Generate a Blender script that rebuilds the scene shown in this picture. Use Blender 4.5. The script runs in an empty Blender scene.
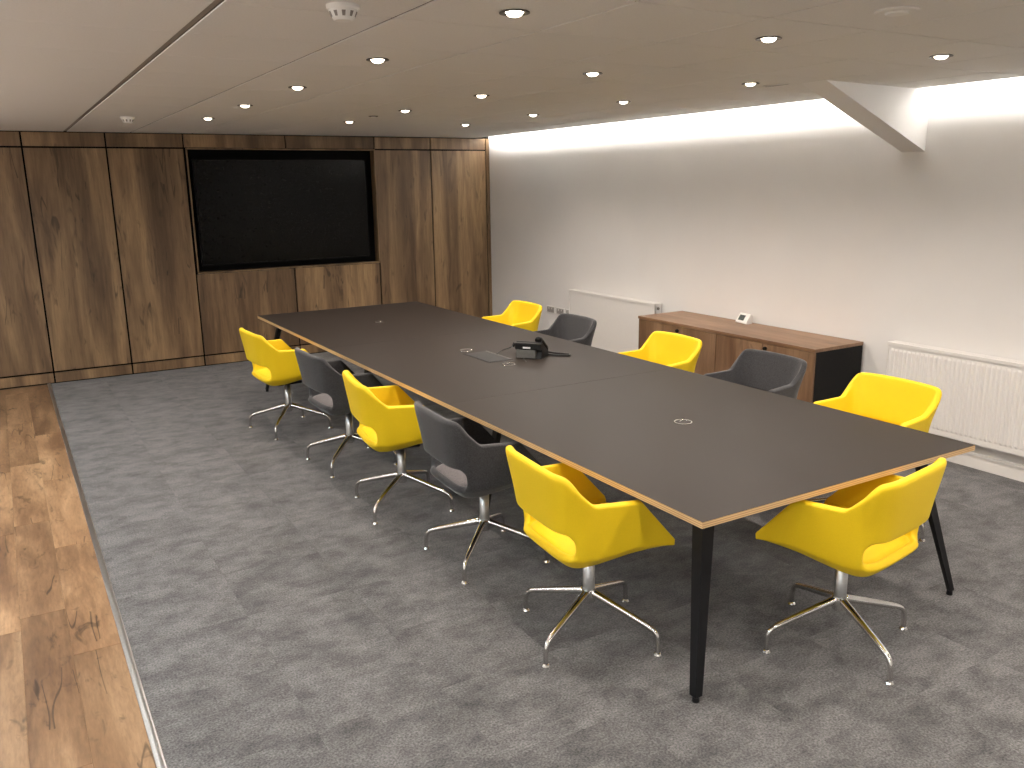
import bpy, bmesh, math, random
from mathutils import Vector, Matrix
random.seed(7)
SC = bpy.context.scene
COL = SC.collection
PI = math.pi

# ------------------------------------------------------------------ camera
CAM = Vector((-2.0073, -2.0733, 1.9159))
YAW, PITCH, ROLL, FPX = -0.5358, 0.2314, -0.0155, 846.84
cy_, sy_, cp_, sp_ = math.cos(YAW), math.sin(YAW), math.cos(PITCH), math.sin(PITCH)
fw = Vector((-sy_ * cp_, cy_ * cp_, -sp_)); r0 = Vector((cy_, sy_, 0)); u0 = r0.cross(fw)
cr, sr = math.cos(ROLL), math.sin(ROLL)
rt = r0 * cr + u0 * sr; up = -r0 * sr + u0 * cr
cam = bpy.data.cameras.new('camera'); cam.sensor_width = 36; cam.lens = FPX * 36 / 1024
cam.clip_start = 0.05
camo = bpy.data.objects.new('camera', cam); COL.objects.link(camo)
camo.matrix_world = Matrix(((rt.x, up.x, -fw.x, CAM.x), (rt.y, up.y, -fw.y, CAM.y), (rt.z, up.z, -fw.z, CAM.z), (0, 0, 0, 1)))
SC.camera = camo

# ------------------------------------------------------------------ world, exposure, light levels
w = bpy.data.worlds.new('world'); SC.world = w; w.use_nodes = True
w.node_tree.nodes['Background'].inputs[0].default_value = (0.6, 0.7, 0.9, 1)
w.node_tree.nodes['Background'].inputs[1].default_value = 0.2
SC.view_settings.view_transform = 'Standard'; SC.view_settings.look = 'None'
SC.view_settings.gamma = 1; SC.view_settings.use_curve_mapping = False
SC.view_settings.exposure = 0.0
DOWN_W = 48.0            # watts of each downlight spot
DOWN_COL = (1.0, 0.885, 0.785)
FILL_E = 24.0           # emission of the added, unseen walkway fill lights, downwards
FILL_U = 62.0           # and upwards
FILL_UPC = (1.0, 0.96, 0.91)
FILL_COL = (0.70, 0.87, 1.0)
COVE_E = 40.0            # emission of the cove LED strip
COVE_COL = (1.0, 0.97, 0.92)

# ------------------------------------------------------------------ dimensions
YW, XW, ZC = 7.615, 3.4656, 2.4885
XL, YB = -5.2, -4.6
XE = 3.30                # ceiling edge at the cove
TW, TL, TH = 1.652, 6.0246, 0.74

# ------------------------------------------------------------------ materials
def newmat(name):
    m = bpy.data.materials.new(name); m.use_nodes = True
    nt = m.node_tree; return m, nt, nt.nodes['Principled BSDF']
def plain(name, col, rough=0.5, metal=0.0, spec=0.5, sheen=0.0, coat=0.0, noise=0.0, nscale=40, bump=0.0):
    m, nt, b = newmat(name)
    b.inputs['Base Color'].default_value = (*col, 1); b.inputs['Roughness'].default_value = rough
    b.inputs['Metallic'].default_value = metal; b.inputs['Specular IOR Level'].default_value = spec
    b.inputs['Sheen Weight'].default_value = sheen; b.inputs['Coat Weight'].default_value = coat
    if noise or bump:
        tc = nt.nodes.new('ShaderNodeTexCoord'); nz = nt.nodes.new('ShaderNodeTexNoise')
        nz.inputs['Scale'].default_value = nscale; nz.inputs['Detail'].default_value = 4
        nt.links.new(tc.outputs['Object'], nz.inputs['Vector'])
        if noise:
            mr = nt.nodes.new('ShaderNodeMapRange'); mr.inputs['From Min'].default_value = 0.3; mr.inputs['From Max'].default_value = 0.7
            mr.inputs['To Min'].default_value = 1 - noise; mr.inputs['To Max'].default_value = 1 + noise
            hs = nt.nodes.new('ShaderNodeHueSaturation'); hs.inputs['Color'].default_value = (*col, 1)
            nt.links.new(nz.outputs['Fac'], mr.inputs['Value']); nt.links.new(mr.outputs['Result'], hs.inputs['Value'])
            nt.links.new(hs.outputs['Color'], b.inputs['Base Color'])
        if bump:
            bp = nt.nodes.new('ShaderNodeBump'); bp.inputs['Strength'].default_value = bump; bp.inputs['Distance'].default_value = 0.004
            nt.links.new(nz.outputs['Fac'], bp.inputs['Height']); nt.links.new(bp.outputs['Normal'], b.inputs['Normal'])
    return m
def emit(name, col, s):
    m, nt, b = newmat(name)
    b.inputs['Base Color'].default_value = (0.8, 0.8, 0.8, 1)
    b.inputs['Emission Color'].default_value = (*col, 1); b.inputs['Emission Strength'].default_value = s
    return m
def wood(name, cols, axis, stretch=0.09, scale=5.0, rough=0.5, knots=0.5, vary=0.18, crack=0.5, kst=0.45, lines=0.0):
    """oak: grain runs along `axis`; every object gets its own stretch of the grain"""
    m, nt, b = newmat(name); N = nt.nodes.new; L = nt.links.new
    tc = N('ShaderNodeTexCoord'); oi = N('ShaderNodeObjectInfo')
    off = N('ShaderNodeVectorMath'); off.operation = 'SCALE'; off.inputs[0].default_value = (37.3, 51.7, 23.1)
    L(oi.outputs['Random'], off.inputs['Scale'])
    add = N('ShaderNodeVectorMath'); L(tc.outputs['Object'], add.inputs[0]); L(off.outputs[0], add.inputs[1])
    mp = N('ShaderNodeMapping'); sc = [1, 1, 1]; sc[axis] = stretch; mp.inputs['Scale'].default_value = sc
    L(add.outputs[0], mp.inputs['Vector'])
    def noise(s, d, dist=0.0, src=mp):
        n = N('ShaderNodeTexNoise'); n.inputs['Scale'].default_value = s; n.inputs['Detail'].default_value = d
        n.inputs['Distortion'].default_value = dist; n.inputs['Roughness'].default_value = 0.6
        L(src.outputs[0], n.inputs['Vector']); return n
    broad = noise(scale, 3, 0.6); fine = noise(scale * 14, 5, 0.3)
    rp = N('ShaderNodeValToRGB'); e = rp.color_ramp.elements
    e[0].position = 0.33; e[0].color = (*cols[0], 1); e[1].position = 0.68; e[1].color = (*cols[2], 1)
    k = e.new(0.5); k.color = (*cols[1], 1)
    L(broad.outputs['Fac'], rp.inputs['Fac'])
    def mul(src, fac_out, lo, hi, fmin, fmax):
        mr = N('ShaderNodeMapRange'); mr.inputs['From Min'].default_value = fmin; mr.inputs['From Max'].default_value = fmax
        mr.inputs['To Min'].default_value = lo; mr.inputs['To Max'].default_value = hi
        L(fac_out, mr.inputs['Value'])
        h = N('ShaderNodeMix'); h.data_type = 'RGBA'; h.blend_type = 'MULTIPLY'; h.inputs['Factor'].default_value = 1
        L(src, h.inputs[6]); L(mr.outputs['Result'], h.inputs[7]); return h.outputs[2]
    c = mul(rp.outputs['Color'], fine.outputs['Fac'], 0.80, 1.14, 0.3, 0.7)
    # dark streaks and cracks with the grain
    mp2 = N('ShaderNodeMapping'); sc2 = [1, 1, 1]; sc2[axis] = stretch * 2.2; mp2.inputs['Scale'].default_value = sc2
    L(add.outputs[0], mp2.inputs['Vector'])
    st = noise(scale * 2.4, 3, 0.9, mp2)
    c = mul(c, st.outputs['Fac'], 1 - crack, 1.0, 0.29, 0.40)
    # knots
    if knots:
        mp3 = N('ShaderNodeMapping'); sc3 = [1, 1, 1]; sc3[axis] = kst; mp3.inputs['Scale'].default_value = sc3
        L(add.outputs[0], mp3.inputs['Vector'])
        kn = noise(scale * 2.2, 2, 0.4, mp3)
        c = mul(c, kn.outputs['Fac'], 1 - knots, 1.0, 0.24, 0.33)
    if lines:                                   # long thin black splits in the grain
        mp4 = N('ShaderNodeMapping'); sc4 = [1, 1, 1]; sc4[axis] = 0.07; mp4.inputs['Scale'].default_value = sc4
        L(add.outputs[0], mp4.inputs['Vector'])
        ln = noise(9.0, 1.5, 0.15, mp4)
        ab = N('ShaderNodeMath'); ab.operation = 'SUBTRACT'; ab.inputs[1].default_value = 0.5; L(ln.outputs['Fac'], ab.inputs[0])
        ab2 = N('ShaderNodeMath'); ab2.operation = 'ABSOLUTE'; L(ab.outputs[0], ab2.inputs[0])
        ms = noise(5.5, 1, 0.0, mp3)
        mk = N('ShaderNodeMapRange'); mk.inputs['From Min'].default_value = 0.55; mk.inputs['From Max'].default_value = 0.60
        mk.inputs['To Min'].default_value = 0.2; mk.inputs['To Max'].default_value = 0.0; L(ms.outputs['Fac'], mk.inputs['Value'])
        sm = N('ShaderNodeMath'); L(ab2.outputs[0], sm.inputs[0]); L(mk.outputs[0], sm.inputs[1])
        c = mul(c, sm.outputs[0], 1 - lines, 1.0, 0.002, 0.011)
    c = mul(c, oi.outputs['Random'], 1 - vary, 1 + vary, 0, 1)
    L(c, b.inputs['Base Color']); b.inputs['Roughness'].default_value = rough
    bp = N('ShaderNodeBump'); bp.inputs['Strength'].default_value = 0.15; bp.inputs['Distance'].default_value = 0.002
    L(fine.outputs['Fac'], bp.inputs['Height']); L(bp.outputs['Normal'], b.inputs['Normal'])
    return m

def carpet_mat():
    m, nt, b = newmat('carpet'); N = nt.nodes.new; L = nt.links.new
    tc = N('ShaderNodeTexCoord'); oi = N('ShaderNodeObjectInfo')
    off = N('ShaderNodeVectorMath'); off.operation = 'SCALE'; off.inputs[0].default_value = (17.3, 31.7, 0)
    L(oi.outputs['Random'], off.inputs['Scale'])
    add = N('ShaderNodeVectorMath'); L(tc.outputs['Object'], add.inputs[0]); L(off.outputs[0], add.inputs[1])
    mp = N('ShaderNodeMapping'); mp.inputs['Scale'].default_value = (1.0, 1.35, 1); L(add.outputs[0], mp.inputs['Vector'])
    def noise(s, d, src, rough=0.6):
        n = N('ShaderNodeTexNoise'); n.inputs['Scale'].default_value = s; n.inputs['Detail'].default_value = d
        n.inputs['Roughness'].default_value = rough; L(src.outputs[0], n.inputs['Vector']); return n
    a = noise(5.0, 9, mp, 0.74); f = noise(120, 2, add)
    rp = N('ShaderNodeValToRGB'); e = rp.color_ramp.elements
    e[0].position = 0.36; e[0].color = (0.066, 0.066, 0.067, 1); e[1].position = 0.60; e[1].color = (0.150, 0.148, 0.149, 1)
    L(a.outputs['Fac'], rp.inputs['Fac'])
    def mul(src, fo, lo, hi, a0, a1):
        mr = N('ShaderNodeMapRange'); mr.inputs['From Min'].default_value = a0; mr.inputs['From Max'].default_value = a1
        mr.inputs['To Min'].default_value = lo; mr.inputs['To Max'].default_value = hi; L(fo, mr.inputs['Value'])
        h = N('ShaderNodeMix'); h.data_type = 'RGBA'; h.blend_type = 'MULTIPLY'; h.inputs['Factor'].default_value = 1
        L(src, h.inputs[6]); L(mr.outputs['Result'], h.inputs[7]); return h.outputs[2]
    c = mul(rp.outputs['Color'], f.outputs['Fac'], 0.50, 1.50, 0.3, 0.7)
    c = mul(c, oi.outputs['Random'], 0.92, 1.08, 0, 1)
    L(c, b.inputs['Base Color']); b.inputs['Roughness'].default_value = 0.95
    b.inputs['Specular IOR Level'].default_value = 0.15; b.inputs['Sheen Weight'].default_value = 0.15
    bp = N('ShaderNodeBump'); bp.inputs['Strength'].default_value = 0.6; bp.inputs['Distance'].default_value = 0.004
    L(f.outputs['Fac'], bp.inputs['Height']); L(bp.outputs['Normal'], b.inputs['Normal'])
    return m

def ply_mat():
    m, nt, b = newmat('plywood_edge'); N = nt.nodes.new; L = nt.links.new
    tc = N('ShaderNodeTexCoord'); sp = N('ShaderNodeSeparateXYZ'); L(tc.outputs['Object'], sp.inputs[0])
    ma = N('ShaderNodeMath'); ma.operation = 'MULTIPLY'; ma.inputs[1].default_value = 2 * PI / 0.0085; L(sp.outputs['Z'], ma.inputs[0])
    sn = N('ShaderNodeMath'); sn.operation = 'SINE'; L(ma.outputs[0], sn.inputs[0])
    mr = N('ShaderNodeMapRange'); mr.inputs['From Min'].default_value = -1; L(sn.outputs[0], mr.inputs['Value'])
    rp = N('ShaderNodeValToRGB'); e = rp.color_ramp.elements
    e[0].color = (0.40, 0.24, 0.10, 1); e[1].color = (0.66, 0.46, 0.24, 1); L(mr.outputs[0], rp.inputs['Fac'])
    L(rp.outputs['Color'], b.inputs['Base Color']); b.inputs['Roughness'].default_value = 0.5
    return m

M = {}
M['wallwood'] = wood('wall_oak', [(0.092, 0.053, 0.026), (0.190, 0.116, 0.058), (0.325, 0.210, 0.106)], 2, 0.09, 4.6, 0.5, 0.6, 0.10, 0.5, 0.35, 0.55)
M['stripwood'] = wood('strip_oak', [(0.092, 0.053, 0.026), (0.185, 0.112, 0.056), (0.300, 0.192, 0.097)], 2, 0.10, 4.2, 0.5, 0.4, 0.10, 0.3)
M['floorwood'] = wood('floor_oak', [(0.155, 0.085, 0.044), (0.265, 0.155, 0.081), (0.390, 0.248, 0.138)], 1, 0.16, 6.0, 0.42, 0.7, 0.20, 0.45, 0.30, 0.6)
M['sidewood'] = wood('sideboard_oak', [(0.13, 0.070, 0.038), (0.20, 0.115, 0.064), (0.27, 0.165, 0.096)], 2, 0.10, 5.0, 0.45, 0.35, 0.06, 0.25)
M['sidetopwood'] = wood('sideboard_top_oak', [(0.16, 0.085, 0.045), (0.23, 0.130, 0.072), (0.30, 0.180, 0.105)], 1, 0.10, 5.0, 0.42, 0.3, 0.04, 0.2)
M['carpet'] = carpet_mat()
M['ply'] = ply_mat()
M['white_wall'] = plain('white_wall_paint', (0.83, 0.815, 0.80), 0.75, spec=0.3, noise=0.02, nscale=1.5)
M['ceil_tile'] = plain('ceiling_tile', (0.77, 0.755, 0.73), 0.9, spec=0.2, noise=0.03, nscale=120, bump=0.1)
M['ceil_grid'] = plain('ceiling_grid', (0.10, 0.088, 0.075), 0.7, noise=0.03)
M['joint'] = plain('joint_cover_grey', (0.30, 0.27, 0.235), 0.7, noise=0.03)
M['black_gap'] = plain('black_backing', (0.003, 0.003, 0.003), 0.9, spec=0.1, noise=0.1)
M['black_metal'] = plain('black_powder_coat', (0.007, 0.007, 0.008), 0.5, spec=0.2, noise=0.1, nscale=200)
M['black_side'] = plain('black_melamine', (0.008, 0.008, 0.0085), 0.6, spec=0.2, noise=0.1)
M['black_plastic'] = plain('black_plastic', (0.007, 0.007, 0.0075), 0.38, spec=0.28, noise=0.1)
M['dark_plastic'] = plain('dark_grey_plastic', (0.10, 0.10, 0.095), 0.5, noise=0.1)
M['laminate'] = plain('dark_laminate', (0.031, 0.025, 0.021), 0.42, spec=0.10, noise=0.03, nscale=300)
M['yellow'] = plain('yellow_upholstery', (0.80, 0.555, 0.006), 0.62, spec=0.35, sheen=0.03, noise=0.03, nscale=250, bump=0.1)
M['grey'] = plain('charcoal_upholstery', (0.038, 0.038, 0.041), 0.9, spec=0.2, sheen=0.25, noise=0.35, nscale=160, bump=0.3)
M['grey_seat'] = plain('grey_seat_fabric', (0.13, 0.115, 0.115), 0.9, spec=0.2, sheen=0.2, noise=0.3, nscale=160, bump=0.3)
M['chrome'] = plain('polished_chrome', (0.74, 0.73, 0.71), 0.16, metal=1, noise=0.02)
M['steel'] = plain('brushed_aluminium', (0.60, 0.61, 0.61), 0.32, metal=1, noise=0.06, nscale=90)
M['dark_chrome'] = plain('dark_bezel', (0.10, 0.09, 0.08), 0.35, metal=0.6, noise=0.05)
M['radiator'] = plain('white_enamel', (0.83, 0.81, 0.785), 0.4, spec=0.4, noise=0.01)
M['slot'] = plain('grille_shadow_grey', (0.22, 0.20, 0.18), 0.7, noise=0.03)
M['white_plastic'] = plain('white_plastic', (0.80, 0.79, 0.76), 0.4, noise=0.01)
M['grey_plate'] = plain('grey_socket_plate', (0.36, 0.34, 0.32), 0.5, noise=0.02)
M['lcd'] = plain('lcd_glass', (0.10, 0.12, 0.11), 0.2, noise=0.05)
M['lcd_digit'] = plain('lcd_digit', (0.012, 0.014, 0.013), 0.4, noise=0.05)
M['screen'] = plain('dark_screen_glass', (0.0035, 0.0038, 0.0038), 0.22, spec=0.14, noise=0.05)
M['bezel'] = plain('gloss_black_bezel', (0.002, 0.002, 0.002), 0.3, spec=0.15, noise=0.05)
M['paper'] = plain('white_label', (0.75, 0.75, 0.75), 0.4, noise=0.02)
M['lamp'] = emit('lit_lamp', (1.0, 0.86, 0.68), 22.0)
M['fill_down'] = emit('added_fill_down', FILL_COL, FILL_E)
M['fill_up'] = emit('added_fill_up', FILL_UPC, FILL_U)
M['cove_led'] = emit('lit_led_strip', COVE_COL, COVE_E)

# ------------------------------------------------------------------ helpers
def box(bm, x0, x1, y0, y1, z0, z1):
    v = [bm.verts.new(c) for c in ((x0, y0, z0), (x1, y0, z0), (x1, y1, z0), (x0, y1, z0), (x0, y0, z1), (x1, y0, z1), (x1, y1, z1), (x0, y1, z1))]
    for f in ((0, 3, 2, 1), (4, 5, 6, 7), (0, 1, 5, 4), (1, 2, 6, 5), (2, 3, 7, 6), (3, 0, 4, 7)):
        bm.faces.new([v[i] for i in f])
    return bm
def BM(): return bmesh.new()
def mesh_of(bm, name, mat, smooth=False, bevel=0.0, seg=1):
    if bevel:
        bmesh.ops.bevel(bm, geom=list(bm.edges), offset=bevel, segments=seg, affect='EDGES', profile=0.5, clamp_overlap=True)
    bmesh.ops.recalc_face_normals(bm, faces=list(bm.faces))
    me = bpy.data.meshes.new(name); bm.to_mesh(me); bm.free()
    me.materials.append(M[mat])
    if smooth:
        for p in me.polygons: p.use_smooth = True
    return me
def link(name, me, parent=None, loc=(0, 0, 0), rz=0.0):
    o = bpy.data.objects.new(name, me); COL.objects.link(o); o.location = loc; o.rotation_euler = (0, 0, rz)
    if parent: o.parent = parent
    return o
def obj(name, bm, mat, parent=None, loc=(0, 0, 0), rz=0.0, smooth=False, bevel=0.0, seg=1):
    return link(name, mesh_of(bm, name, mat, smooth, bevel, seg), parent, loc, rz)
def boxo(name, x0, x1, y0, y1, z0, z1, mat, parent=None, bevel=0.0, seg=1):
    """box object whose origin is its own centre (parent at identity or parent given in local coords)"""
    c = ((x0 + x1) / 2, (y0 + y1) / 2, (z0 + z1) / 2)
    bm = box(BM(), x0 - c[0], x1 - c[0], y0 - c[1], y1 - c[1], z0 - c[2], z1 - c[2])
    return obj(name, bm, mat, parent, c, 0, False, bevel, seg)
def tag(o, label, cat=None, group=None, kind=None):
    o['label'] = label
    if cat: o['category'] = cat
    if group: o['group'] = group
    if kind: o['kind'] = kind
    return o
def thing(name, label, cat, loc=(0, 0, 0), rz=0.0, group=None):
    o = link(name, None, None, loc, rz); o.empty_display_size = 0.1
    return tag(o, label, cat, group)
def struct(o, label): return tag(o, label, kind='structure')
def lathe(prof, n=24, bm=None, cx=0, cy=0):
    bm = bm or BM(); rings = []
    for r, z in prof:
        if r < 1e-6: rings.append([bm.verts.new((cx, cy, z))])
        else: rings.append([bm.verts.new((cx + r * math.cos(2 * PI * i / n), cy + r * math.sin(2 * PI * i / n), z)) for i in range(n)])
    for a, b in zip(rings, rings[1:]):
        for i in range(n):
            j = (i + 1) % n
            if len(a) == 1 and len(b) == 1: continue
            if len(a) == 1: bm.faces.new((a[0], b[i], b[j]))
            elif len(b) == 1: bm.faces.new((a[i], a[j], b[0]))
            else: bm.faces.new((a[i], a[j], b[j], b[i]))
    return bm
def tube(pts, rads, n=12, bm=None):
    bm = bm or BM(); pts = [Vector(p) for p in pts]
    if not hasattr(rads, '__len__'): rads = [rads] * len(pts)
    rings = []; prev = None
    for i, p in enumerate(pts):
        t = (pts[min(i + 1, len(pts) - 1)] - pts[max(i - 1, 0)]).normalized()
        if prev is None:
            a = Vector((0, 0, 1)) if abs(t.z) < 0.9 else Vector((1, 0, 0))
            nrm = (a - t * a.dot(t)).normalized()
        else:
            nrm = (prev - t * prev.dot(t)).normalized()
        prev = nrm; bn = t.cross(nrm)
        rings.append([bm.verts.new(p + (nrm * math.cos(2 * PI * k / n) + bn * math.sin(2 * PI * k / n)) * rads[i]) for k in range(n)])
    for a, b in zip(rings, rings[1:]):
        for k in range(n):
            bm.faces.new((a[k], a[(k + 1) % n], b[(k + 1) % n], b[k]))
    bm.faces.new(list(reversed(rings[0]))); bm.faces.new(rings[-1])
    return bm
def catmull(P, n=6):
    P = [Vector(p) for p in P]; out = []
    for i in range(len(P) - 1):
        p0, p1, p2, p3 = P[max(i - 1, 0)], P[i], P[i + 1], P[min(i + 2, len(P) - 1)]
        for k in range(n):
            t = k / n
            out.append(0.5 * ((2 * p1) + (p2 - p0) * t + (2 * p0 - 5 * p1 + 4 * p2 - p3) * t * t + (3 * p1 - p0 - 3 * p2 + p3) * t ** 3))
    return out + [P[-1]]
def sstep(x): x = max(0, min(1, x)); return x * x * (3 - 2 * x)
def copy_tree(o, parent=None):
    c = o.copy(); COL.objects.link(c); c.parent = parent
    for ch in list(o.children): copy_tree(ch, c)
    return c
def project(x, y, z):
    d = Vector((x, y, z)) - CAM; q = d.dot(fw)
    if q < 0.1: return None
    return (512 + FPX * d.dot(rt) / q, 384 - FPX * d.dot(up) / q)
def in_view(pts, m=20):
    for p in pts:
        q = project(*p)
        if q and -m < q[0] < 1024 + m and -m < q[1] < 768 + m: return True
    return False

# ================================================================== SETTING
# ---- floor: slab, carpet tiles, oak planks, metal strip
XS0, XS1 = -1.782, -1.7527
floor = struct(boxo('floor', XL, XW + 0.2, YB, YW + 0.3, -0.15, -0.006, 'carpet'), 'grey carpet tile and oak plank floor of the meeting room')
T = 0.5
tile_me = mesh_of(box(BM(), -T / 2 + 0.0004, T / 2 - 0.0004, -T / 2 + 0.0004, T / 2 - 0.0004, -0.006, 0.0), 'carpet_tile', 'carpet')
def child_world(o, parent):
    o.parent = parent; o.matrix_parent_inverse = Matrix.Translation(parent.location).inverted(); return o
for i in range(11):
    for j in range(26):
        x = XS1 + T * (i + 0.5); y = YW - T * (j + 0.5)
        if y < YB: continue
        wdt = T
        if in_view([(x + a, y + b, 0) for a in (-.25, 0, .25) for b in (-.25, 0, .25)]):
            me = tile_me; t = link('carpet_tile', me, None, (x, y, 0))
            if x + T / 2 > XW:
                t.scale.x = (XW - (x - T / 2)) / T; t.location.x = (x - T / 2 + XW) / 2
            child_world(t, floor)
bx_ = boxo('carpet_field', XS1, XW, YB, YW, -0.0058, -0.0045, 'carpet'); child_world(bx_, floor)
# oak planks beside the carpet
PWD, PLN = 0.186, 1.29
offs = [4.25 + PLN * 2, 4.73 + PLN * 2, 3.32 + PLN * 3, 5.3 + PLN * 2, 4.0 + PLN * 2, 4.9 + PLN * 2]
plank_cache = {}
for c in range(18):
    x1 = XS0 - c * PWD; x0 = x1 - PWD
    y1 = offs[c % 6]
    while y1 > YB + 0.1:
        y0 = y1 - PLN
        a, b_ = max(y0, YB), min(y1, YW)
        if b_ - a > 0.05 and in_view([(xx, a + (b_ - a) * k / 6, 0) for xx in (x0, x1) for k in range(7)], 40):
            key = round(b_ - a, 3)
            if key not in plank_cache:
                h = (b_ - a) / 2
                plank_cache[key] = mesh_of(box(BM(), -PWD / 2 + .0005, PWD / 2 - .0005, -h + .0006, h - .0006, -0.008, 0), 'floor_plank', 'floorwood', bevel=0.0006)
            p = link('floor_plank', plank_cache[key], None, ((x0 + x1) / 2, (a + b_) / 2, 0)); child_world(p, floor)
        y1 = y0
pf = boxo('plank_field', XL, XS0, YB, YW, -0.0062, -0.0035, 'floorwood'); child_world(pf, floor)
# aluminium strip, two lengths with a butt joint, fluted top
strip = struct(boxo('trim_1', XS0 - 0.001, XS1 + 0.002, YB, YW - 0.01, -0.004, 0.0008, 'slot'), 'metal threshold strip between oak planks and carpet')
YJ = 1.66
for a, b_ in ((YB, YJ - 0.001), (YJ + 0.001, YW - 0.012)):
    bm = BM(); prof = [(-0.0235, 0.0), (-0.0215, 0.003), (-0.012, 0.0045), (-0.010, 0.0038), (-0.003, 0.0050), (-0.001, 0.0043), (0.006, 0.0050), (0.008, 0.0043), (0.015, 0.0046), (0.0225, 0.0036), (0.0235, 0.0)]
    cx = (XS0 + XS1) / 2; yc = (a + b_) / 2
    A = [bm.verts.new((px * 0.62, a - yc, pz + 0.0008)) for px, pz in prof]; B = [bm.verts.new((px * 0.62, b_ - yc, pz + 0.0008)) for px, pz in prof]
    for k in range(len(prof) - 1): bm.faces.new((A[k], A[k + 1], B[k + 1], B[k]))
    bm.faces.new(A); bm.faces.new(list(reversed(B)))
    s = obj('strip_length', bm, 'steel', None, (cx, yc, 0)); child_world(s, strip)

# ---- walls
wr = struct(boxo('wall_right', XW, XW + 0.2, YB, YW + 0.3, -0.15, 2.95, 'white_wall'), 'white painted wall washed by the cove light')
wl = struct(boxo('wall_left', XL - 0.2, XL, YB, YW + 0.3, -0.15, 2.95, 'white_wall'), 'white painted wall of the walkway')
wf = struct(boxo('wall_front', XL - 0.2, XW + 0.2, YB - 0.2, YB, -0.15, 2.95, 'white_wall'), 'white painted wall facing the panelled wall')
# panelled wall: black backing with a niche, panels as parts
NX0, NX1, NZ0, NZ1, ND = -0.190, 1.905, 1.030, 2.330, 0.13
bm = BM(); yb0 = 0.020
YBk = YW + yb0
for (x0, x1, z0, z1) in ((XL - .2, NX0 - .012, -.15, 2.95), (NX1 + .012, XW + .2, -.15, 2.95), (NX0 - .012, NX1 + .012, -.15, NZ0 - .012), (NX0 - .012, NX1 + .012, NZ1 + .012, 2.95)):
    box(bm, x0, x1, YBk, YBk + 0.25, z0, z1)
box(bm, NX0 - .012, NX1 + .012, YW + ND, YBk + 0.25, NZ0 - .012, NZ1 + .012)
wb = struct(obj('wall_back', bm, 'black_gap'), 'oak panelled wall with a recess for the television')
G = 0.0085
def panel(x0, x1, z0, z1, mat='wallwood', y0=YW, y1=None, name='oak_panel'):
    o = boxo(name, x0 + G, x1 - G, y0, (y1 or YBk), z0 + G, z1 - G, mat, None, 0.001); child_world(o, wb); return o
ZP, ZT = 0.115, 2.340
cols = [-4.674, -3.932, -3.190, -2.449, -1.707, -0.966, -0.222, 1.912, 2.640, 3.412]
cols = [XL] + cols
for i in range(len(cols) - 1):
    x0, x1 = cols[i], cols[i + 1]
    if abs(x0 + 0.222) < 0.01:                          # television bay
        xm = 0.862
        for a, b_ in ((x0, xm), (xm, x1)):
            panel(a, b_, ZT, ZC, 'stripwood'); panel(a, b_, 0.0, ZP, 'stripwood')
            xq = (a + b_) / 2
            panel(a, b_, ZP, NZ0 - 0.010)
    else:
        panel(x0, x1, ZT, ZC, 'stripwood'); panel(x0, x1, ZP, ZT); panel(x0, x1, 0.0, ZP, 'stripwood')
panel(3.412, XW + 0.004, 0.0, ZC, 'wallwood', name='end_post')
# niche lining (oak edge then dark reveal)
for nm, (x0, x1, z0, z1) in {'a': (NX0 - .012, NX0, NZ0 - .012, NZ1 + .012), 'b': (NX1, NX1 + .012, NZ0 - .012, NZ1 + .012), 'c': (NX0, NX1, NZ0 - .012, NZ0), 'd': (NX0, NX1, NZ1, NZ1 + .012)}.items():
    o = boxo('niche_lining', x0, x1, YW - 0.002, YW + ND, z0, z1, 'wallwood'); child_world(o, wb)
nb = boxo('niche_back', NX0, NX1, YW + ND - 0.006, YW + ND, NZ0, NZ1, 'black_gap'); child_world(nb, wb)

# ---- baseboard on the white wall
bb = BM()
prof = [(0, 0), (-0.020, 0), (-0.020, 0.088), (-0.014, 0.100), (0, 0.100)]
A = [bb.verts.new((XW + px, YB, pz)) for px, pz in prof]; B = [bb.verts.new((XW + px, YW - 0.002, pz)) for px, pz in prof]
for k in range(len(prof)): bb.faces.new((A[k], A[(k + 1) % 5], B[(k + 1) % 5], B[k]))
bb.faces.new(A); bb.faces.new(list(reversed(B)))
struct(obj('baseboard_right', bb, 'radiator'), 'white skirting board along the white wall')

# ---- ceiling: grid backing, tiles, cove
ceil = struct(boxo('ceiling', XL - 0.2, XE, YB, YBk, ZC + 0.012, ZC + 0.026, 'ceil_grid'), 'suspended ceiling of square beige tiles')
GX0, GY0, GS = -1.3215, 0.862, 0.6
def ctile(x0, x1, y0, y1, gap, name='ceiling_tile', cache={}):
    key = (round(x1 - x0, 4), round(y1 - y0, 4), gap)
    if key not in cache:
        hx, hy = (x1 - x0) / 2 - gap[0], (y1 - y0) / 2 - gap[1]
        cache[key] = mesh_of(box(BM(), -hx, hx, -hy, hy, 0, 0.012), name, 'ceil_tile', bevel=0.0012)
    o = link(name, cache[key], None, ((x0 + x1) / 2, (y0 + y1) / 2, ZC)); child_world(o, ceil)
def clampi(a, lo, hi): return max(lo, min(hi, a))
ys = [GY0 + GS * k for k in range(-9, 12)]; ys = [YB] + [y for y in ys if YB + .05 < y < YW - .05] + [YW]
xs = [GX0 + GS * k for k in range(8)] + [XE - 0.001]
for i in range(len(xs) - 1):
    for j in range(len(ys) - 1):
        x0, x1, y0, y1 = xs[i], xs[i + 1], ys[j], ys[j + 1]
        if i == 0: x0 += 0.012
        g = ({0: 0.0075, 1: 0.0065, 2: 0.0055}.get(i, 0.0045), 0.0045)
        if in_view([(a, b_, ZC) for a in (x0, (x0 + x1) / 2, x1) for b_ in (y0, (y0 + y1) / 2, y1)], 60): ctile(x0, x1, y0, y1, g)
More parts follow.
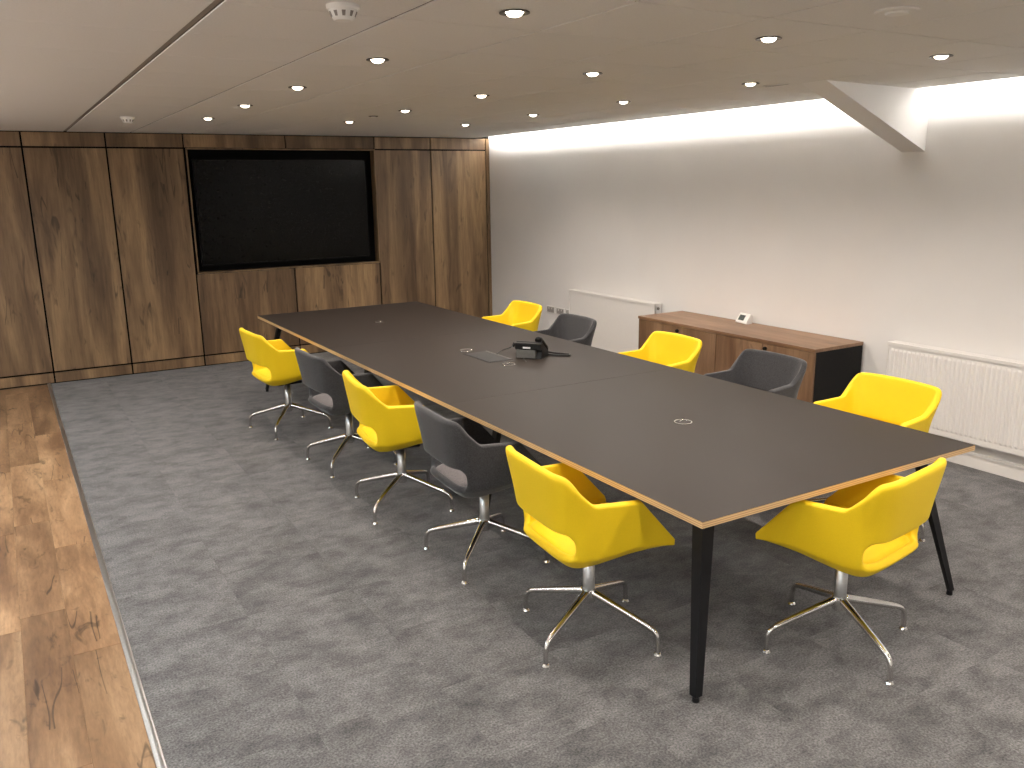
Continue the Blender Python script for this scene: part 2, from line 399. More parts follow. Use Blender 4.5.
# plain boards over the walkway (left of the wide joint) and behind the photographer
for j in range(len(ys) - 1):
    ctile(GX0 - 1.2, GX0 - 0.012, ys[j], ys[j + 1], (0.0, 0.0010), 'ceiling_board')
cf = boxo('ceiling_field', XL, GX0 - 1.2, YB, YW, ZC, ZC + 0.012, 'ceil_tile'); child_world(cf, ceil)
cf = boxo('ceiling_field', GX0 + 0.012, XE - 0.001, YB, YW, ZC + 0.005, ZC + 0.0125, 'ceil_grid'); child_world(cf, ceil)
jo = boxo('joint_cover', GX0 - 0.012, GX0 + 0.012, YB, YW, ZC + 0.004, ZC + 0.012, 'joint'); child_world(jo, ceil)
# cove trough above the ceiling edge
bm = BM(); box(bm, 3.02, XW, YB, YBk, 2.78, 2.80); box(bm, 3.00, 3.02, YB, YBk, ZC + 0.026, 2.80)
struct(obj('trim_3', bm, 'white_wall'), 'white light cove trough along the white wall')
roof = struct(boxo('trim_4', XL - 0.2, 3.0, YB, YBk, 2.78, 2.95, 'ceil_grid'), 'roof slab above the suspended ceiling')
# sloping boxed brace from ceiling to white wall, carried up into the cove
bm = BM()
def bv(x, y, z): return bm.verts.new((x, y, z))
ynC, yfC, ynW, yfW = 1.50, 1.685, 1.60, 1.775
sec = []
for (ync, side) in ((0, 'n'), (1, 'f')):
    yc = ynC if side == 'n' else yfC; yw_ = ynW if side == 'n' else yfW
    sec.append([bv(2.305, yc, ZC), bv(XW + .001, yw_, 2.092), bv(XW + .001, yw_, 2.70), bv(XE - .0005, yc + (yw_ - yc) * .86, 2.70), bv(XE - .0005, yc + (yw_ - yc) * .86, ZC)])
a, b_ = sec
for k in range(5): bm.faces.new((a[k], a[(k + 1) % 5], b_[(k + 1) % 5], b_[k]))
bm.faces.new(a); bm.faces.new(list(reversed(b_)))
struct(obj('trim_2', bm, 'white_wall'), 'sloping white boxed brace between ceiling and white wall')

# ================================================================== ROOM LIGHTS AND ADDED WALKWAY FILL
# cove LED strips (either side of the brace)
for a, b_, lab in ((YB + .1, 1.57, 'glowing cove LED strip on the side of the brace away from the television'), (1.80, YW - .08, 'glowing cove LED strip between the brace and the oak wall')):
    t = thing('cove_light_strip', lab, 'light', (3.20, (a + b_) / 2, ZC + .026))
    h = (b_ - a) / 2
    obj('channel', box(BM(), -.03, .012, -h, h, 0, .175), 'white_plastic', t)
    bm = BM(); v = [bm.verts.new(c) for c in ((.014, -h, .030), (.014, h, .030), (.014, h, .155), (.014, -h, .155))]; bm.faces.new(v)
    me = mesh_of(bm, 'led', 'cove_led'); o = link('led', me, t)

# downlights: 3 rows over the table
dl = thing('downlight', 'small round recessed ceiling downlight, lit', 'downlight', (0, 0, ZC), 0, 'recessed ceiling downlights')
obj('bezel', lathe([(0.031, -0.001), (0.050, -0.001), (0.053, -0.003), (0.053, -0.006), (0.040, -0.006), (0.031, -0.003), (0.031, -0.001)], 28), 'dark_chrome', dl, smooth=False)
obj('lens', lathe([(0.0, -0.018), (0.011, -0.017), (0.021, -0.014), (0.028, -0.008), (0.031, -0.003), (0.031, -0.0012), (0, -0.0012)], 24), 'lamp', dl, smooth=True)
sp = bpy.data.lights.new('downlight_beam', 'SPOT'); sp.energy = DOWN_W; sp.color = DOWN_COL
sp.spot_size = math.radians(150); sp.spot_blend = 0.8; sp.shadow_soft_size = 0.030
so = bpy.data.objects.new('downlight_beam', sp); COL.objects.link(so); so.parent = dl; so.location = (0, 0, -0.06)
first = True
ORD = ['first', 'second', 'third', 'fourth', 'fifth', 'sixth', 'seventh', 'eighth']
for x, row in ((-0.402, 'walkway-side row'), (0.822, 'row along the table middle'), (1.995, 'row nearest the white wall')):
    for k in range(-3, 5):
        y = 0.575 + 1.225 * k
        o = dl if first else copy_tree(dl); first = False
        o.location = (x, y, ZC); o['label'] = 'small round lit ceiling downlight, ' + row + ', ' + ORD[4 - k] + ' from the oak wall'
# unseen up-and-down lights, added over the walkway to brighten the room from the left
pl = thing('added_fill_light', 'added unseen linear fill light over the oak walkway, lit above and below', 'fill light', (0, 0, 2.1), 0, 'added walkway fill lights')
obj('housing', box(BM(), -.10, .10, -.75, .75, 0, .05), 'white_plastic', pl)
for nm, z, fl, mt in (('fill_lower_face', -.002, 1, 'fill_down'), ('fill_upper_face', .052, 0, 'fill_up')):
    bm = BM(); v = [bm.verts.new(c) for c in ((-.095, -.745, z), (.095, -.745, z), (.095, .745, z), (-.095, .745, z))]
    bm.faces.new(v)
    me = bpy.data.meshes.new(nm); bm.to_mesh(me); bm.free(); me.materials.append(M[mt]); link(nm, me, pl)
for y in (-.6, .6): obj('suspension_wire', tube([(0, y, .05), (0, y, ZC - 2.1)], .002, 6), 'steel', pl)
first = True
for x in (-3.5,):
    for n_, y in enumerate((5.4, 3.2, 1.0, -1.2, -3.4)):
        o = pl if first else copy_tree(pl); first = False
        o.location = (x, y, 2.1); o['label'] = 'added unseen linear fill light over the oak walkway, ' + ORD[n_] + ' from the oak wall'

# ================================================================== TELEVISION
TX0, TX1, TZ0, TZ1 = NX0 + .050, NX1 - .085, NZ0 + .060, NZ1 - .100
tv = thing('television', 'large black flat screen television set in the oak panelled wall', 'television', ((TX0 + TX1) / 2, YW + 0.075, TZ0))
hw, hh = (TX1 - TX0) / 2, TZ1 - TZ0
obj('casing', box(BM(), -hw, hw, 0.004, 0.045, 0, hh), 'black_plastic', tv, bevel=0.003)
bm = BM()
for q in ((-hw, hw, 0, .018), (-hw, hw, hh - .014, hh), (-hw, -hw + .014, .018, hh - .014), (hw - .014, hw, .018, hh - .014)):
    box(bm, q[0], q[1], -0.006, 0.004, q[2], q[3])
obj('bezel', bm, 'bezel', tv)
obj('screen', box(BM(), -hw + .014, hw - .014, -0.002, 0.004, .018, hh - .014), 'screen', tv)

# ================================================================== CONFERENCE TABLE
tb = thing('conference_table', 'long dark laminate conference table with plywood edge and black legs', 'table', (0, 0, 0))
TT = 0.026
secl = TL / 3
for k in range(3):
    y0, y1 = k * secl + (0.0008 if k else 0), (k + 1) * secl - (0.0008 if k < 2 else 0)
    hx, hy = TW / 2, (y1 - y0) / 2
    top = obj('tabletop', box(BM(), -hx, hx, -hy, hy, -TT, -0.0012), 'ply', tb, (TW / 2, (y0 + y1) / 2, TH), bevel=0.0008)
    obj('laminate', box(BM(), -hx + .0015, hx - .0015, -hy + .0004, hy - .0004, -0.0012, 0), 'laminate', top)
def table_leg(fx, fy, tx, ty):
    """tapered folded steel leg: foot at (fx,fy), head at (tx,ty); the fold points outward"""
    d = Vector((fx - tx, fy - ty, 0))
    o_ = Vector((math.copysign(1, fx - TW / 2) * 1.0, math.copysign(1, fy - ty) if abs(fy - ty) > 1e-6 else 1, 0)).normalized()
    p = Vector((-o_.y, o_.x, 0)); bm = BM(); rings = []
    zt = TH - TT - 0.004
    for z, c, s in ((0.022, Vector((fx, fy, 0)), 0.034), (zt, Vector((tx, ty, 0)), 0.060)):
        rings.append([bm.verts.new(c + v_ + Vector((0, 0, z))) for v_ in (o_ * s * .75, p * s * .75, -o_ * s * .30, -p * s * .75)])
    for k in range(4): bm.faces.new((rings[0][k], rings[0][(k + 1) % 4], rings[1][(k + 1) % 4], rings[1][k]))
    bm.faces.new(rings[0]); bm.faces.new(rings[1])
    lg = obj('leg', bm, 'black_metal', tb, bevel=0.002)
    obj('foot', lathe([(0, 0), (.014, 0), (.015, .004), (.013, .022), (.010, .026), (0, .026)], 14, cx=fx + o_.x * .004, cy=fy + o_.y * .004), 'black_plastic', lg)
    obj('mounting_plate', box(BM(), tx - .06, tx + .06, ty - .06, ty + .06, zt - .002, zt + .004), 'black_metal', lg)
ins = 0.18
for fx, tx in ((0.03, ins), (TW - 0.03, TW - ins)):
    table_leg(fx, 0.03, tx, ins); table_leg(fx, TL - 0.03, tx, TL - ins)
for yk in (secl, 2 * secl):
    for fx, tx in ((0.24, 0.34), (TW - 0.24, TW - 0.34)):
        table_leg(fx, yk + 0.02, tx, yk - 0.03)
for x in (0.30, TW - 0.34): obj('long_rail', box(BM(), x, x + 0.04, 0.2, TL - 0.2, TH - TT - 0.045, TH - TT - 0.004), 'black_metal', tb)
for y in (0.42, secl - 0.05, 2 * secl - 0.05, TL - 0.46): obj('cross_rail', box(BM(), 0.34, TW - 0.34, y, y + 0.04, TH - TT - 0.045, TH - TT - 0.0045), 'black_metal', tb)

# round power grommets
def grommet(x, y, label, group=None):
    t = thing('power_grommet', label, 'power grommet', (x, y, TH), 0, group)
    obj('ring', lathe([(.040, 0), (.046, 0), (.046, .0018), (.0445, .0030), (.0415, .0030), (.040, .0018), (.040, 0)], 28), 'chrome', t, smooth=True)
    obj('lid', lathe([(0, .0022), (.036, .0022), (.0398, .0014), (.0398, .0002), (0, .0002)], 24), 'laminate', t)
    obj('finger_tab', box(BM(), -.012, .012, .010, .016, .0022, .0045), 'chrome', t, rz=0.4)
grommet(0.823, 1.014, 'round chrome-rimmed power grommet alone in the table section away from the television')
grommet(0.801, 4.962, 'round chrome-rimmed power grommet in the table section next to the television')
grommet(0.815, 3.330, 'round chrome-rimmed power grommet beside the dark cable flap, on its television side')
grommet(0.822, 2.725, 'round chrome-rimmed power grommet beside the dark cable flap, near the telephone')
# cable flap
cfl = thing('cable_flap', 'dark rectangular cable tray flap in the middle of the table', 'cable flap', (0.826, 3.03, TH))
obj('surround', box(BM(), -.098, .098, -.19, .19, 0, .0016), 'black_metal', cfl, bevel=.0004)
obj('flap_lid', box(BM(), -.085, .085, -.178, .178, .0017, .0036), 'black_plastic', cfl, bevel=.0005)
obj('brush_strip', box(BM(), .0855, .094, -.178, .178, .0017, .005), 'dark_plastic', cfl)
# loose cable with a plug
cb = thing('loose_cable', 'thin black cable with a plug curling up from the cable flap', 'cable', (0, 0, 0))
pts = catmull([(0.915, 3.05, TH + .006), (0.96, 3.10, TH + .006), (1.01, 3.13, TH + .012), (1.05, 3.10, TH + .030), (1.062, 3.075, TH + .045)])
obj('lead', tube(pts, .004, 8), 'black_plastic', cb, smooth=True)
obj('plug', tube([(1.062, 3.075, TH + .040), (1.064, 3.07, TH + .052), (1.068, 3.06, TH + .070)], [.009, .011, .010], 10), 'black_plastic', cb, smooth=True)

# telephone
ph = thing('desk_telephone', 'black desk telephone on the table beside the cable flap', 'telephone', (1.09, 2.86, TH), math.radians(38))
# local +x is towards the user; back edge high
bm = BM()
prof = [(-.075, 0), (.095, 0), (.095, .018), (-.055, .118), (-.085, .105), (-.060, .05)]
A = [bm.verts.new((x, -.095, z)) for x, z in prof]; B = [bm.verts.new((x, .095, z)) for x, z in prof]
for k in range(len(prof)): bm.faces.new((A[k], A[(k + 1) % 6], B[(k + 1) % 6], B[k]))
bm.faces.new(A); bm.faces.new(list(reversed(B)))
obj('body', bm, 'black_plastic', ph, bevel=.003)
obj('stand', box(BM(), -.092, -.064, -.055, .085, 0.004, .062), 'dark_plastic', ph, bevel=.003)
obj('rating_label', box(BM(), -.0935, -.092, -.02, .035, .072, .084), 'paper', ph)
obj('head_housing', box(BM(), -.092, -.060, -.095, .095, .063, .110), 'black_plastic', ph, bevel=.004)
sl = math.atan2(.10, .15)
def onface(u, v_, h): # u: down the slope from top, v: across
    return (-.055 + u * math.cos(sl) + h * math.sin(sl), v_, .118 - u * math.sin(sl) + h * math.cos(sl))
bm = BM()
vv = [bm.verts.new(onface(*q)) for q in ((.015, -.01, .0015), (.075, -.01, .0015), (.075, .085, .0015), (.015, .085, .0015))]
bm.faces.new(vv); obj('display', bm, 'lcd', ph)
for r in range(4):
    for c in range(3):
        bm = BM(); p0 = onface(.092 + r * .018, .0 + c * .024, .002)
        box(bm, p0[0] - .006, p0[0] + .006, p0[1] - .009, p0[1] + .009, p0[2] - .004, p0[2] + .003)
        obj('key', bm, 'dark_plastic', ph)
hp = [onface(*q) for q in ((.002, -.062, .012), (.012, -.062, .022), (.035, -.062, .031), (.09, -.062, .036), (.145, -.062, .031), (.168, -.062, .022), (.178, -.062, .012))]
hs = obj('handset', tube(catmull(hp, 4), [.024] * 4 + [.023] * 4 + [.018] * 8 + [.023] * 4 + [.024] * 5, 12), 'black_plastic', ph, smooth=True)
pts = catmull([(.10, -.066, .022), (.125, -.11, .010), (.13, -.18, .007), (.115, -.235, .007), (.085, -.248, .007), (.07, -.23, .007), (.06, -.16, .007), (.055, -.097, .010)], 14)
# coiled cord: helix round the path
co = []
for i, q in enumerate(pts):
    co.append(q)
obj('coiled_cord', tube(co, .0068, 8), 'black_plastic', ph, smooth=True)
pts = catmull([(-.06, .03, .005), (-.12, .02, .004), (-.18, -.02, .004), (-.215, -.03, .004)], 5)
obj('line_cord', tube(pts, .003, 6), 'dark_plastic', ph, smooth=True)

# ================================================================== CHAIRS
def shell_mesh(name, mat):
    XB, YH, R = -0.232, 0.245, 0.100
    s1 = YH - R; s2 = s1 + R * PI / 2; XF = 0.240; s3 = s2 + (XF - (XB + R))
    HC = .240
    half = [0, .06, .12, .165, .197, .214, HC, .250, .268, .284, .296, .310, .335, .38, .44, .482, .500, .518, .55, .59, .635, s3 - .014, s3]
    S = [-s for s in reversed(half[1:])] + half
    def P(s):
        a = abs(s); sg = 1 if s >= 0 else -1
        if a <= s1: x, y, nx, ny = XB, a, -1, 0
        elif a <= s2:
            t = (a - s1) / R; x = XB + R - R * math.cos(t); y = s1 + R * math.sin(t); nx, ny = -math.cos(t), math.sin(t)
        else: x, y, nx, ny = XB + R + (a - s2), YH + 0.040 * ((a - s2) / (s3 - s2)), 0, 1
        x -= 0.018 * max(0, 1 - (a / .30) ** 2)
        return x, sg * y, nx, sg * ny
    def zt(a):
        z = 0.835 - 0.006 * (min(a, .2) / .2) ** 2
        if a > .200:
            t = min(1, (a - .200) / (.300 - .200))
            z -= 0.131 * (t if t > .2 else .2 * (t / .2) ** 1.5)
        z -= 0.006 * sstep((a - .31) / .15)
        if a > .500: z -= 0.200 * (a - .500) / (s3 - .500)
        return z
    def zb(a): return 0.400 + 0.062 * sstep((a - .30) / (s3 - .30))
    low = [.400, .418, .446, .460, .482, .548, .574, .600]
    upf = [.18, .40, .64, .86, 1.0]
    rows = list(range(len(low) + len(upf)))
    RL, RH = 3, 6
    bm = BM(); g = []
    for s in S:
        a = abs(s); x, y, nx, ny = P(s); z0, z1 = zb(a), zt(a); col = []
        back = 1 - sstep((a - s1) / (s2 - s1 + .05))
        f = (min(z1, .70) - z0) / .30
        zl = [z0 + (q - .40) * f for q in low]; zs_ = zl + [zl[-1] + (z1 - zl[-1]) * u for u in upf]
        for r, z in zip(rows, zs_):
            inset = -0.080 * (1 - min(1, r / 4)) ** 2 * (1 - 0.5 * sstep((a - .40) / .25))
            lean = (0.15 * back + 0.13 * (1 - back)) * max(0, z - .47)
            k = inset + lean
            wd = 1 + 0.135 * sstep((z - .62) / .2) * (1 - sstep((a - .20) / .10))
            col.append(bm.verts.new((x + nx * k, (y + ny * k) * wd, z)))
        g.append(col)
    for i in range(len(S) - 1):
        for j in range(len(rows) - 1):
            mid = abs((S[i] + S[i + 1]) / 2); zr = (rows[j] + rows[j + 1]) / 2
            if mid < HC and RL < zr < RH:
                edge_c = max(abs(S[i]), abs(S[i + 1])) > HC - 1e-6
                if edge_c and (abs(rows[j] - RL) < 1e-6 or abs(rows[j + 1] - RH) < 1e-6):   # rounded hole corners
                    io, ii = (i, i + 1) if abs(S[i]) > abs(S[i + 1]) else (i + 1, i)
                    jo, ji = (j, j + 1) if abs(rows[j] - RL) < 1e-6 else (j + 1, j)
                    bm.faces.new((g[io][jo], g[ii][jo], g[io][ji]))
                continue
            bm.faces.new((g[i][j], g[i + 1][j], g[i + 1][j + 1], g[i][j + 1]))
    # wall normals outward
    bmesh.ops.recalc_face_normals(bm, faces=list(bm.faces))
    f0 = min(bm.faces, key=lambda f: f.calc_center_median().x)
    if f0.normal.x > 0: bmesh.ops.reverse_faces(bm, faces=list(bm.faces))
    me = bpy.data.meshes.new(name); bm.to_mesh(me); bm.free(); me.materials.append(M[mat])
    o = bpy.data.objects.new(name, me); COL.objects.link(o)
    m1 = o.modifiers.new('thick', 'SOLIDIFY'); m1.thickness = 0.036; m1.offset = -1.0
    m2 = o.modifiers.new('round', 'SUBSURF'); m2.levels = 2; m2.render_levels = 2
    dg = bpy.context.evaluated_depsgraph_get(); ev = o.evaluated_get(dg)
    me2 = bpy.data.meshes.new_from_object(ev); me2.name = name
    for p in me2.polygons: p.use_smooth = True
    bpy.data.objects.remove(o); bpy.data.meshes.remove(me)
    return me2
def seat_mesh(name, mat):
    XB, YH, R, XF = -0.214, 0.228, 0.10, 0.248
    out = []
    def arc(cx, cy, r, a0, a1, n):
        for k in range(n + 1):
            t = a0 + (a1 - a0) * k / n; out.append((cx + r * math.cos(t), cy + r * math.sin(t)))
    arc(XB + R, -YH + R, R, PI, 1.5 * PI, 6); arc(XF - .05, -YH + .055, .05, 1.5 * PI, 2 * PI, 4)
    arc(XF - .05, YH - .055, .05, 0, .5 * PI, 4); arc(XB + R, YH - R, R, .5 * PI, PI, 6)
    bm = BM(); rings = []
    cx = 0.02
    for sc, z, top in ((.05, .398, 0), (.45, .399, 0), (.68, .403, 0), (.80, .414, 0), (.91, .434, .3), (.975, .454, .7), (.965, .472, 1), (.86, .483, 1), (.5, .486, 1), (.05, .484, 1)):
        ring = []
        for x, y in out:
            xx = cx + (x - cx) * sc; yy = y * sc * (1 + .11 * sstep((xx + .14) / .38))
            zz = z
            if not top: zz += 0.058 * sstep((xx - .0) / .24)
            elif top < 1: zz += 0.030 * sstep((xx - .0) / .24)
            zz += (-0.018 * sstep((xx - .19) / .07)) if top == 1 else 0
            ring.append(bm.verts.new((xx, yy, zz)))
        rings.append(ring)
    n = len(out)
    for a, b in zip(rings, rings[1:]):
        for k in range(n): bm.faces.new((a[k], a[(k + 1) % n], b[(k + 1) % n], b[k]))
    bm.faces.new(rings[0]); bm.faces.new(rings[-1])
    return mesh_of(bm, name, mat, True)
RB = 0.335
leg_pts = catmull([(.018, 0, .195), (.10, 0, .172), (.20, 0, .143), (.285, 0, .117), (.318, 0, .101), (.331, 0, .078), (RB, 0, .045), (RB, 0, .012)], 4)
nlp = len(leg_pts)
leg_me = mesh_of(tube(leg_pts, [.0185 - .0080 * min(1, i / (nlp * .55)) for i in range(nlp)], 12), 'leg', 'chrome', True)
glide_me = mesh_of(lathe([(0, 0), (.017, 0), (.018, .003), (.014, .010), (.010, .014), (0, .014)], 14, cx=RB), 'glide', 'chrome')
col_me = mesh_of(lathe([(0, .150), (.022, .150), (.026, .156), (.026, .392), (.0, .392)], 24), 'column', 'steel', False)
for p in col_me.polygons: p.use_smooth = abs(p.normal.z) < 0.5
hub_me = mesh_of(lathe([(0, .146), (.024, .146), (.030, .152), (.031, .175), (.031, .200), (.027, .206), (0, .206)], 24), 'hub', 'chrome', False)
plate_me = mesh_of(box(BM(), -.10, .10, -.08, .08, .380, .396), 'seat_plate', 'black_metal', bevel=.003)
lever_me = mesh_of(tube([(-.02, -.05, .384), (-.10, -.13, .378), (-.15, -.16, .374)], [.006, .006, .011], 8), 'lever', 'black_plastic', True)
def chair_proto(name, smat, seatmat):
    t = thing(name, '', 'chair'); del t['label']
    link('shell', shell_mesh('shell', smat), t); link('seat', seat_mesh('seat', seatmat), t)
    link('seat_plate', plate_me, t); link('column', col_me, t); link('hub', hub_me, t)
    for k in range(4):
        l = link('leg', leg_me, t, (0, 0, 0), PI / 4 + k * PI / 2); link('glide', glide_me, l)
    return t
yp = chair_proto('tub_armchair', 'yellow', 'yellow')
gp = chair_proto('tub_armchair', 'grey', 'grey_seat')
used = {'y': False, 'g': False}
def chair(kind, x, y, deg, legdeg, label, group):
    p = yp if kind == 'y' else gp
    if used[kind]: o = copy_tree(p)
    else: o = p; used[kind] = True
    o.location = (x, y, 0); o.rotation_euler = (0, 0, math.radians(deg))
    o['label'] = label; o['category'] = 'chair'; o['group'] = group
    k = 0
    for ch in o.children:
        if ch.name.startswith('leg'):
            ch.rotation_euler.z = math.radians(legdeg - deg + 90 * k); k += 1
GLf, GRt = 'armchairs on the walkway side of the table', 'armchairs on the white wall side of the table'
YL, GL_ = 'yellow tub armchair with cut-out back', 'charcoal grey tub armchair with cut-out back'
ws, rs = ', walkway side, ', ', white wall side, '
chair('y', -0.013, 0.661, -5, 23, YL + ws + 'fifth from the television wall', GLf)
chair('g', -0.010, 1.595, -3, 43, GL_ + ws + 'fourth from the television wall', GLf)
chair('y', -0.075, 2.520, -8, 37, YL + ws + 'third from the television wall', GLf)
chair('g', -0.052, 3.486, 2, 47, GL_ + ws + 'second from the television wall', GLf)
chair('y', -0.162, 4.605, 3, 55, YL + ws + 'first from the television wall', GLf)
chair('y', 0.836, 0.036, 99, 74, 'yellow tub armchair tucked under the table end facing the television', 'armchair at the table end')
chair('y', 1.905, 0.760, 180, 30, YL + rs + 'fifth from the television wall', GRt)
chair('g', 1.900, 1.640, 180, 50, GL_ + rs + 'fourth from the television wall', GRt)
chair('y', 1.870, 2.530, 180, 30, YL + rs + 'third from the television wall', GRt)
chair('g', 1.810, 3.690, 180, 50, GL_ + rs + 'second from the television wall', GRt)
chair('y', 1.910, 4.660, 180, 30, YL + rs + 'first from the television wall', GRt)

# ================================================================== SIDEBOARD
SX0, SX1, SY0, SY1, SZ = 2.915, XW - 0.022, 1.945, 3.93, 0.730
ym = (SY0 + SY1) / 2
st = boxo('sideboard_top', SX0 - .004, SX1 + .0, SY0 - .004, SY1 + .004, SZ - .025, SZ, 'sidetopwood', None, .001)
tag(st, 'long brown oak top lying over the two cupboards by the white wall', 'worktop')
for y0, y1, lab in ((SY0, ym, 'low oak cupboard with black end panel and lock, beside the ribbed radiator'), (ym, SY1, 'low oak two-door cupboard with lock, at the flat radiator end')):
    t = thing('cupboard', lab, 'cupboard', ((SX0 + SX1) / 2, (y0 + y1) / 2, 0), 0, 'two cupboards under one top')
    hx, hy = (SX1 - SX0) / 2, (y1 - y0) / 2 - .0006
    obj('body', box(BM(), -hx + .020, hx, -hy, hy, .05, SZ - .0252), 'black_side', t)
    obj('plinth', box(BM(), -hx + .05, hx - .02, -hy + .01, hy - .01, 0, .05), 'black_side', t)
    for s in (0, 1):
        a, b_ = (-hy + .0035, -.0015) if s == 0 else (.0015, hy - .0035)
        d = boxo('door', -hx, -hx + .019, a, b_, .055, SZ - .028, 'sidewood', t, .0008)
        if s == 0:
            obj('lock', tube([(-.0090, (b_ - a) / 2 - .03, .285), (-.018, (b_ - a) / 2 - .03, .285), (-.026, (b_ - a) / 2 - .03, .285)], [.016, .016, .013], 14), 'black_metal', d)
# thermostat resting on the sideboard
th = thing('thermostat', 'white room thermostat with small display, standing on the sideboard', 'thermostat', (3.375, 3.075, SZ), math.radians(-8)); th.scale = (1.3, 1.3, 1.35)
bm = BM()
prof = [(-.030, 0), (.020, 0), (.018, .055), (.004, .062), (-.034, .006)]
A = [bm.verts.new((x, -.055, z)) for x, z in prof]; B = [bm.verts.new((x, .055, z)) for x, z in prof]
for k in range(5): bm.faces.new((A[k], A[(k + 1) % 5], B[(k + 1) % 5], B[k]))
bm.faces.new(A); bm.faces.new(list(reversed(B)))
obj('housing', bm, 'white_plastic', th, bevel=.002)
def tf(u, v_, h=.0006):
    ax, az = -.034, .006; dx, dz = .038 / .0677, .056 / .0677
    return (ax + dx * u - dz * h, v_, az + dz * u + dx * h)
bm = BM(); bm.faces.new([bm.verts.new(tf(*q)) for q in ((.016, -.018), (.054, -.018), (.054, .040), (.016, .040))]); ds = obj('display', bm, 'lcd', th)
bm = BM()
for (a, b_, c, d) in ((.030, .048, .022, .026), (.030, .048, .010, .014), (.030, .033, .010, .026), (.045, .048, .010, .026), (.030, .048, -.004, 0), (.045, .048, -.012, 0)):
    bm.faces.new([bm.verts.new(tf(u, v_, .0010)) for u, v_ in ((a, c), (b_, c), (b_, d), (a, d))])
obj('digits', bm, 'lcd_digit', ds)

# ================================================================== RADIATORS
def radiator(y0, y1, z0, z1, xf, label, ribbed, group=None):
    t = thing('panel_radiator', label, 'radiator', ((xf + XW) / 2, (y0 + y1) / 2, 0), 0, group)
    L_ = y1 - y0; h = L_ / 2; xo = xf - (xf + XW) / 2; dep = .085
    obj('back_panel', box(BM(), xo + dep - .012, xo + dep, -h + .01, h - .01, z0 + .01, z1 - .015), 'radiator', t)
    # front panel with pressed vertical flutes
    bm = BM(); ya = -h; pitch = .0333; dd = .0065 if ribbed else 0.0
    zs = [z0, z0 + .035, z0 + .050, z1 - .060, z1 - .045, z1 - .012]
    n = int(L_ / pitch); mrg = (L_ - n * pitch) / 2
    ysx = [(-h, 0)]
    for k in range(n):
        yb = -h + mrg + k * pitch
        ysx += [(yb + .003, 0), (yb + .009, 1), (yb + pitch - .011, 1), (yb + pitch - .005, 0)]
    ysx.append((h, 0))
    g = []
    for yy, on in ysx:
        g.append([bm.verts.new((xo + .010 - (dd if on and 1 < i < 4 else 0), yy, z)) for i, z in enumerate(zs)])
    for i in range(len(g) - 1):
        for j in range(5): bm.faces.new((g[i][j], g[i + 1][j], g[i + 1][j + 1], g[i][j + 1]))
    me = bpy.data.meshes.new('front_panel'); bmesh.ops.recalc_face_normals(bm, faces=list(bm.faces)); bm.to_mesh(me); bm.free(); me.materials.append(M['radiator'])
    link('front_panel', me, t)
    obj('front_backing', box(BM(), xo + .0105, xo + .022, -h, h, z0, z1 - .012), 'radiator', t)
    # top grille: frame bars and cross slats over a dark channel
    bm = BM()
    box(bm, xo + .000, xo + .014, -h - .004, h + .004, z1 - .022, z1); box(bm, xo + dep - .010, xo + dep, -h - .004, h + .004, z1 - .022, z1)
    for k in range(3): box(bm, xo + .024 + k * .018, xo + .031 + k * .018, -h, h, z1 - .008, z1 - .001)
    obj('top_grille', bm, 'radiator', t)
    bm = BM(); m = int(L_ / .05)
    for k in range(m): box(bm, xo + .013, xo + dep - .009, -h + (k + .5) * L_ / m - .003, -h + (k + .5) * L_ / m + .003, z1 - .010, z1 - .004)
    obj('grille_slats', bm, 'radiator', t)
    obj('grille_channel', box(BM(), xo + .022, xo + dep - .012, -h + .002, h - .002, z1 - .06, z1 - .03), 'slot', t)
    for s in (-1, 1):
        e = obj('end_cheek', box(BM(), xo + .002, xo + dep, s * h - .006 * (s > 0), s * h + .006 * (s < 0), z0 + .02, z1 - .004), 'radiator', t)
    obj('bleed_plug', tube([(xo + .045, -h + .006, z1 - .05), (xo + .045, -h - .010, z1 - .05), (xo + .045, -h - .016, z1 - .05)], [.014, .014, .009], 12), 'slot', t)
    for s in (-1, 1):
        obj('bracket', box(BM(), xo + dep, XW - .001 - (xf + XW) / 2, s * (h - .2) - .015, s * (h - .2) + .015, z0 + .08, z1 - .08), 'white_plastic', t)
        obj('valve_pipe', tube([(xo + .045, s * (h + .035), .0), (xo + .045, s * (h + .035), z0 + .03), (xo + .045, s * (h + .01), z0 + .045), (xo + .045, s * (h - .02), z0 + .045)], .008, 10), 'chrome', t, smooth=True)
    return t
radiator(0.05, 1.680, 0.190, 0.778, 3.362, 'white ribbed panel radiator beside the black end of the sideboard', True, 'wall radiators')
radiator(4.240, 5.700, 0.18, 0.768, 3.362, 'white flat panel radiator between the wall sockets and the sideboard', False, 'wall radiators')

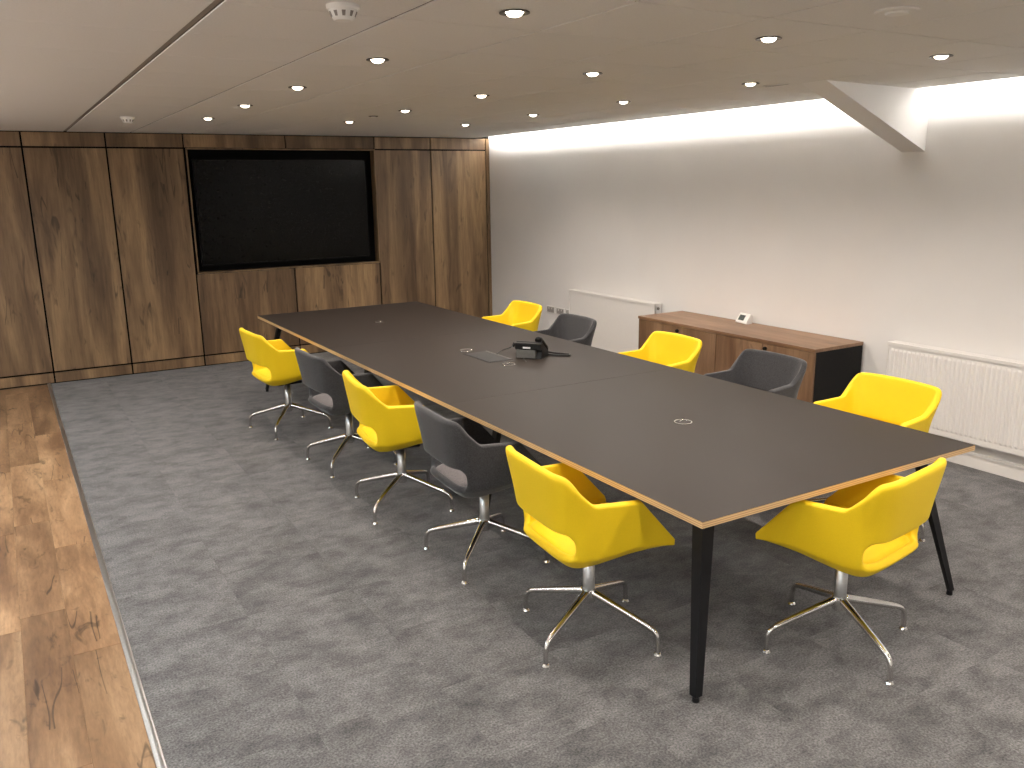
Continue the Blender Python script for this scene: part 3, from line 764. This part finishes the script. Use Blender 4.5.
# ================================================================== SMALL WALL AND CEILING FITTINGS
def socket(y, wdt, z, label, group='wall sockets'):
    t = thing('wall_socket', label, 'socket', (XW, y, z), 0, group)
    obj('back_box', box(BM(), -.010, 0, -wdt / 2, wdt / 2, -.043, .043), 'white_plastic', t, bevel=.002)
    obj('plate', box(BM(), -.0125, -.010, -wdt / 2 + .012, wdt / 2 - .012, -.031, .031), 'grey_plate', t, bevel=.001)
    for s in ((-1, 1) if wdt > .1 else (0,)):
        obj('switch', box(BM(), -.015, -.0125, s * .03 - .006, s * .03 + .006, .006, .024), 'white_plastic', t)
socket(6.21, .165, .475, 'double wall socket next to the oak wall, beyond the yellow chair')
socket(6.01, .165, .475, 'double wall socket, middle one of the three by the radiator')
socket(5.845, .095, .475, 'single wall socket right beside the flat radiator')
def smoke(x, y, label):
    t = thing('smoke_detector', label, 'smoke detector', (x, y, ZC), 0, 'ceiling smoke detectors')
    obj('base', lathe([(0, 0), (.054, 0), (.054, -.010), (.050, -.014), (0, -.014)], 28), 'white_plastic', t)
    hd = obj('head', lathe([(.047, -.014), (.046, -.020), (.036, -.040), (.030, -.047), (0, -.047)], 28), 'white_plastic', t)
    sb = BM()
    for k in range(10):
        a = 2 * PI * k / 10
        v_ = [Vector((math.cos(a + d) * r, math.sin(a + d) * r, z)) for d, r, z in ((-.14, .0462, -.021), (.14, .0462, -.021), (.12, .0385, -.037), (-.12, .0385, -.037))]
        sb.faces.new([sb.verts.new(q) for q in v_])
    obj('vents', sb, 'slot', hd)
smoke(-0.955, 0.735, 'white smoke detector on the ceiling over the chair side, far from the television')
smoke(-1.00, 5.60, 'white smoke detector on the ceiling close to the oak wall')
sd = thing('ceiling_disc', 'flat round pale ceiling disc between the downlights over the table end', 'ceiling fitting', (0.786, -0.042, ZC))
obj('rim', lathe([(0, -.0005), (.075, -.0005), (.075, -.006), (.068, -.009), (.045, -.009), (0, -.009)], 28), 'ceil_tile', sd)
obj('cap', lathe([(0, -.009), (.040, -.009), (.038, -.015), (0, -.016)], 24), 'white_plastic', sd)
sd = thing('ceiling_sensor', 'tiny round ceiling sensor among the downlights near the oak wall', 'ceiling fitting', (0.80, 4.85, ZC))
obj('rim', lathe([(0, -.0005), (.04, -.0005), (.04, -.004), (.034, -.006), (0, -.006)], 24), 'ceil_grid', sd)
obj('cap', lathe([(0, -.006), (.022, -.006), (.018, -.012), (0, -.013)], 20), 'white_plastic', sd)
sd = thing('ceiling_vent', 'narrow white ceiling slot vent beside the sloping brace', 'vent', (2.22, 1.80, ZC), 0.15)
obj('frame', box(BM(), -.02, .02, -.09, .09, -.005, -.0005), 'white_plastic', sd, bevel=.001)
obj('slot', box(BM(), -.007, .007, -.08, .08, -.0056, -.005), 'slot', sd)
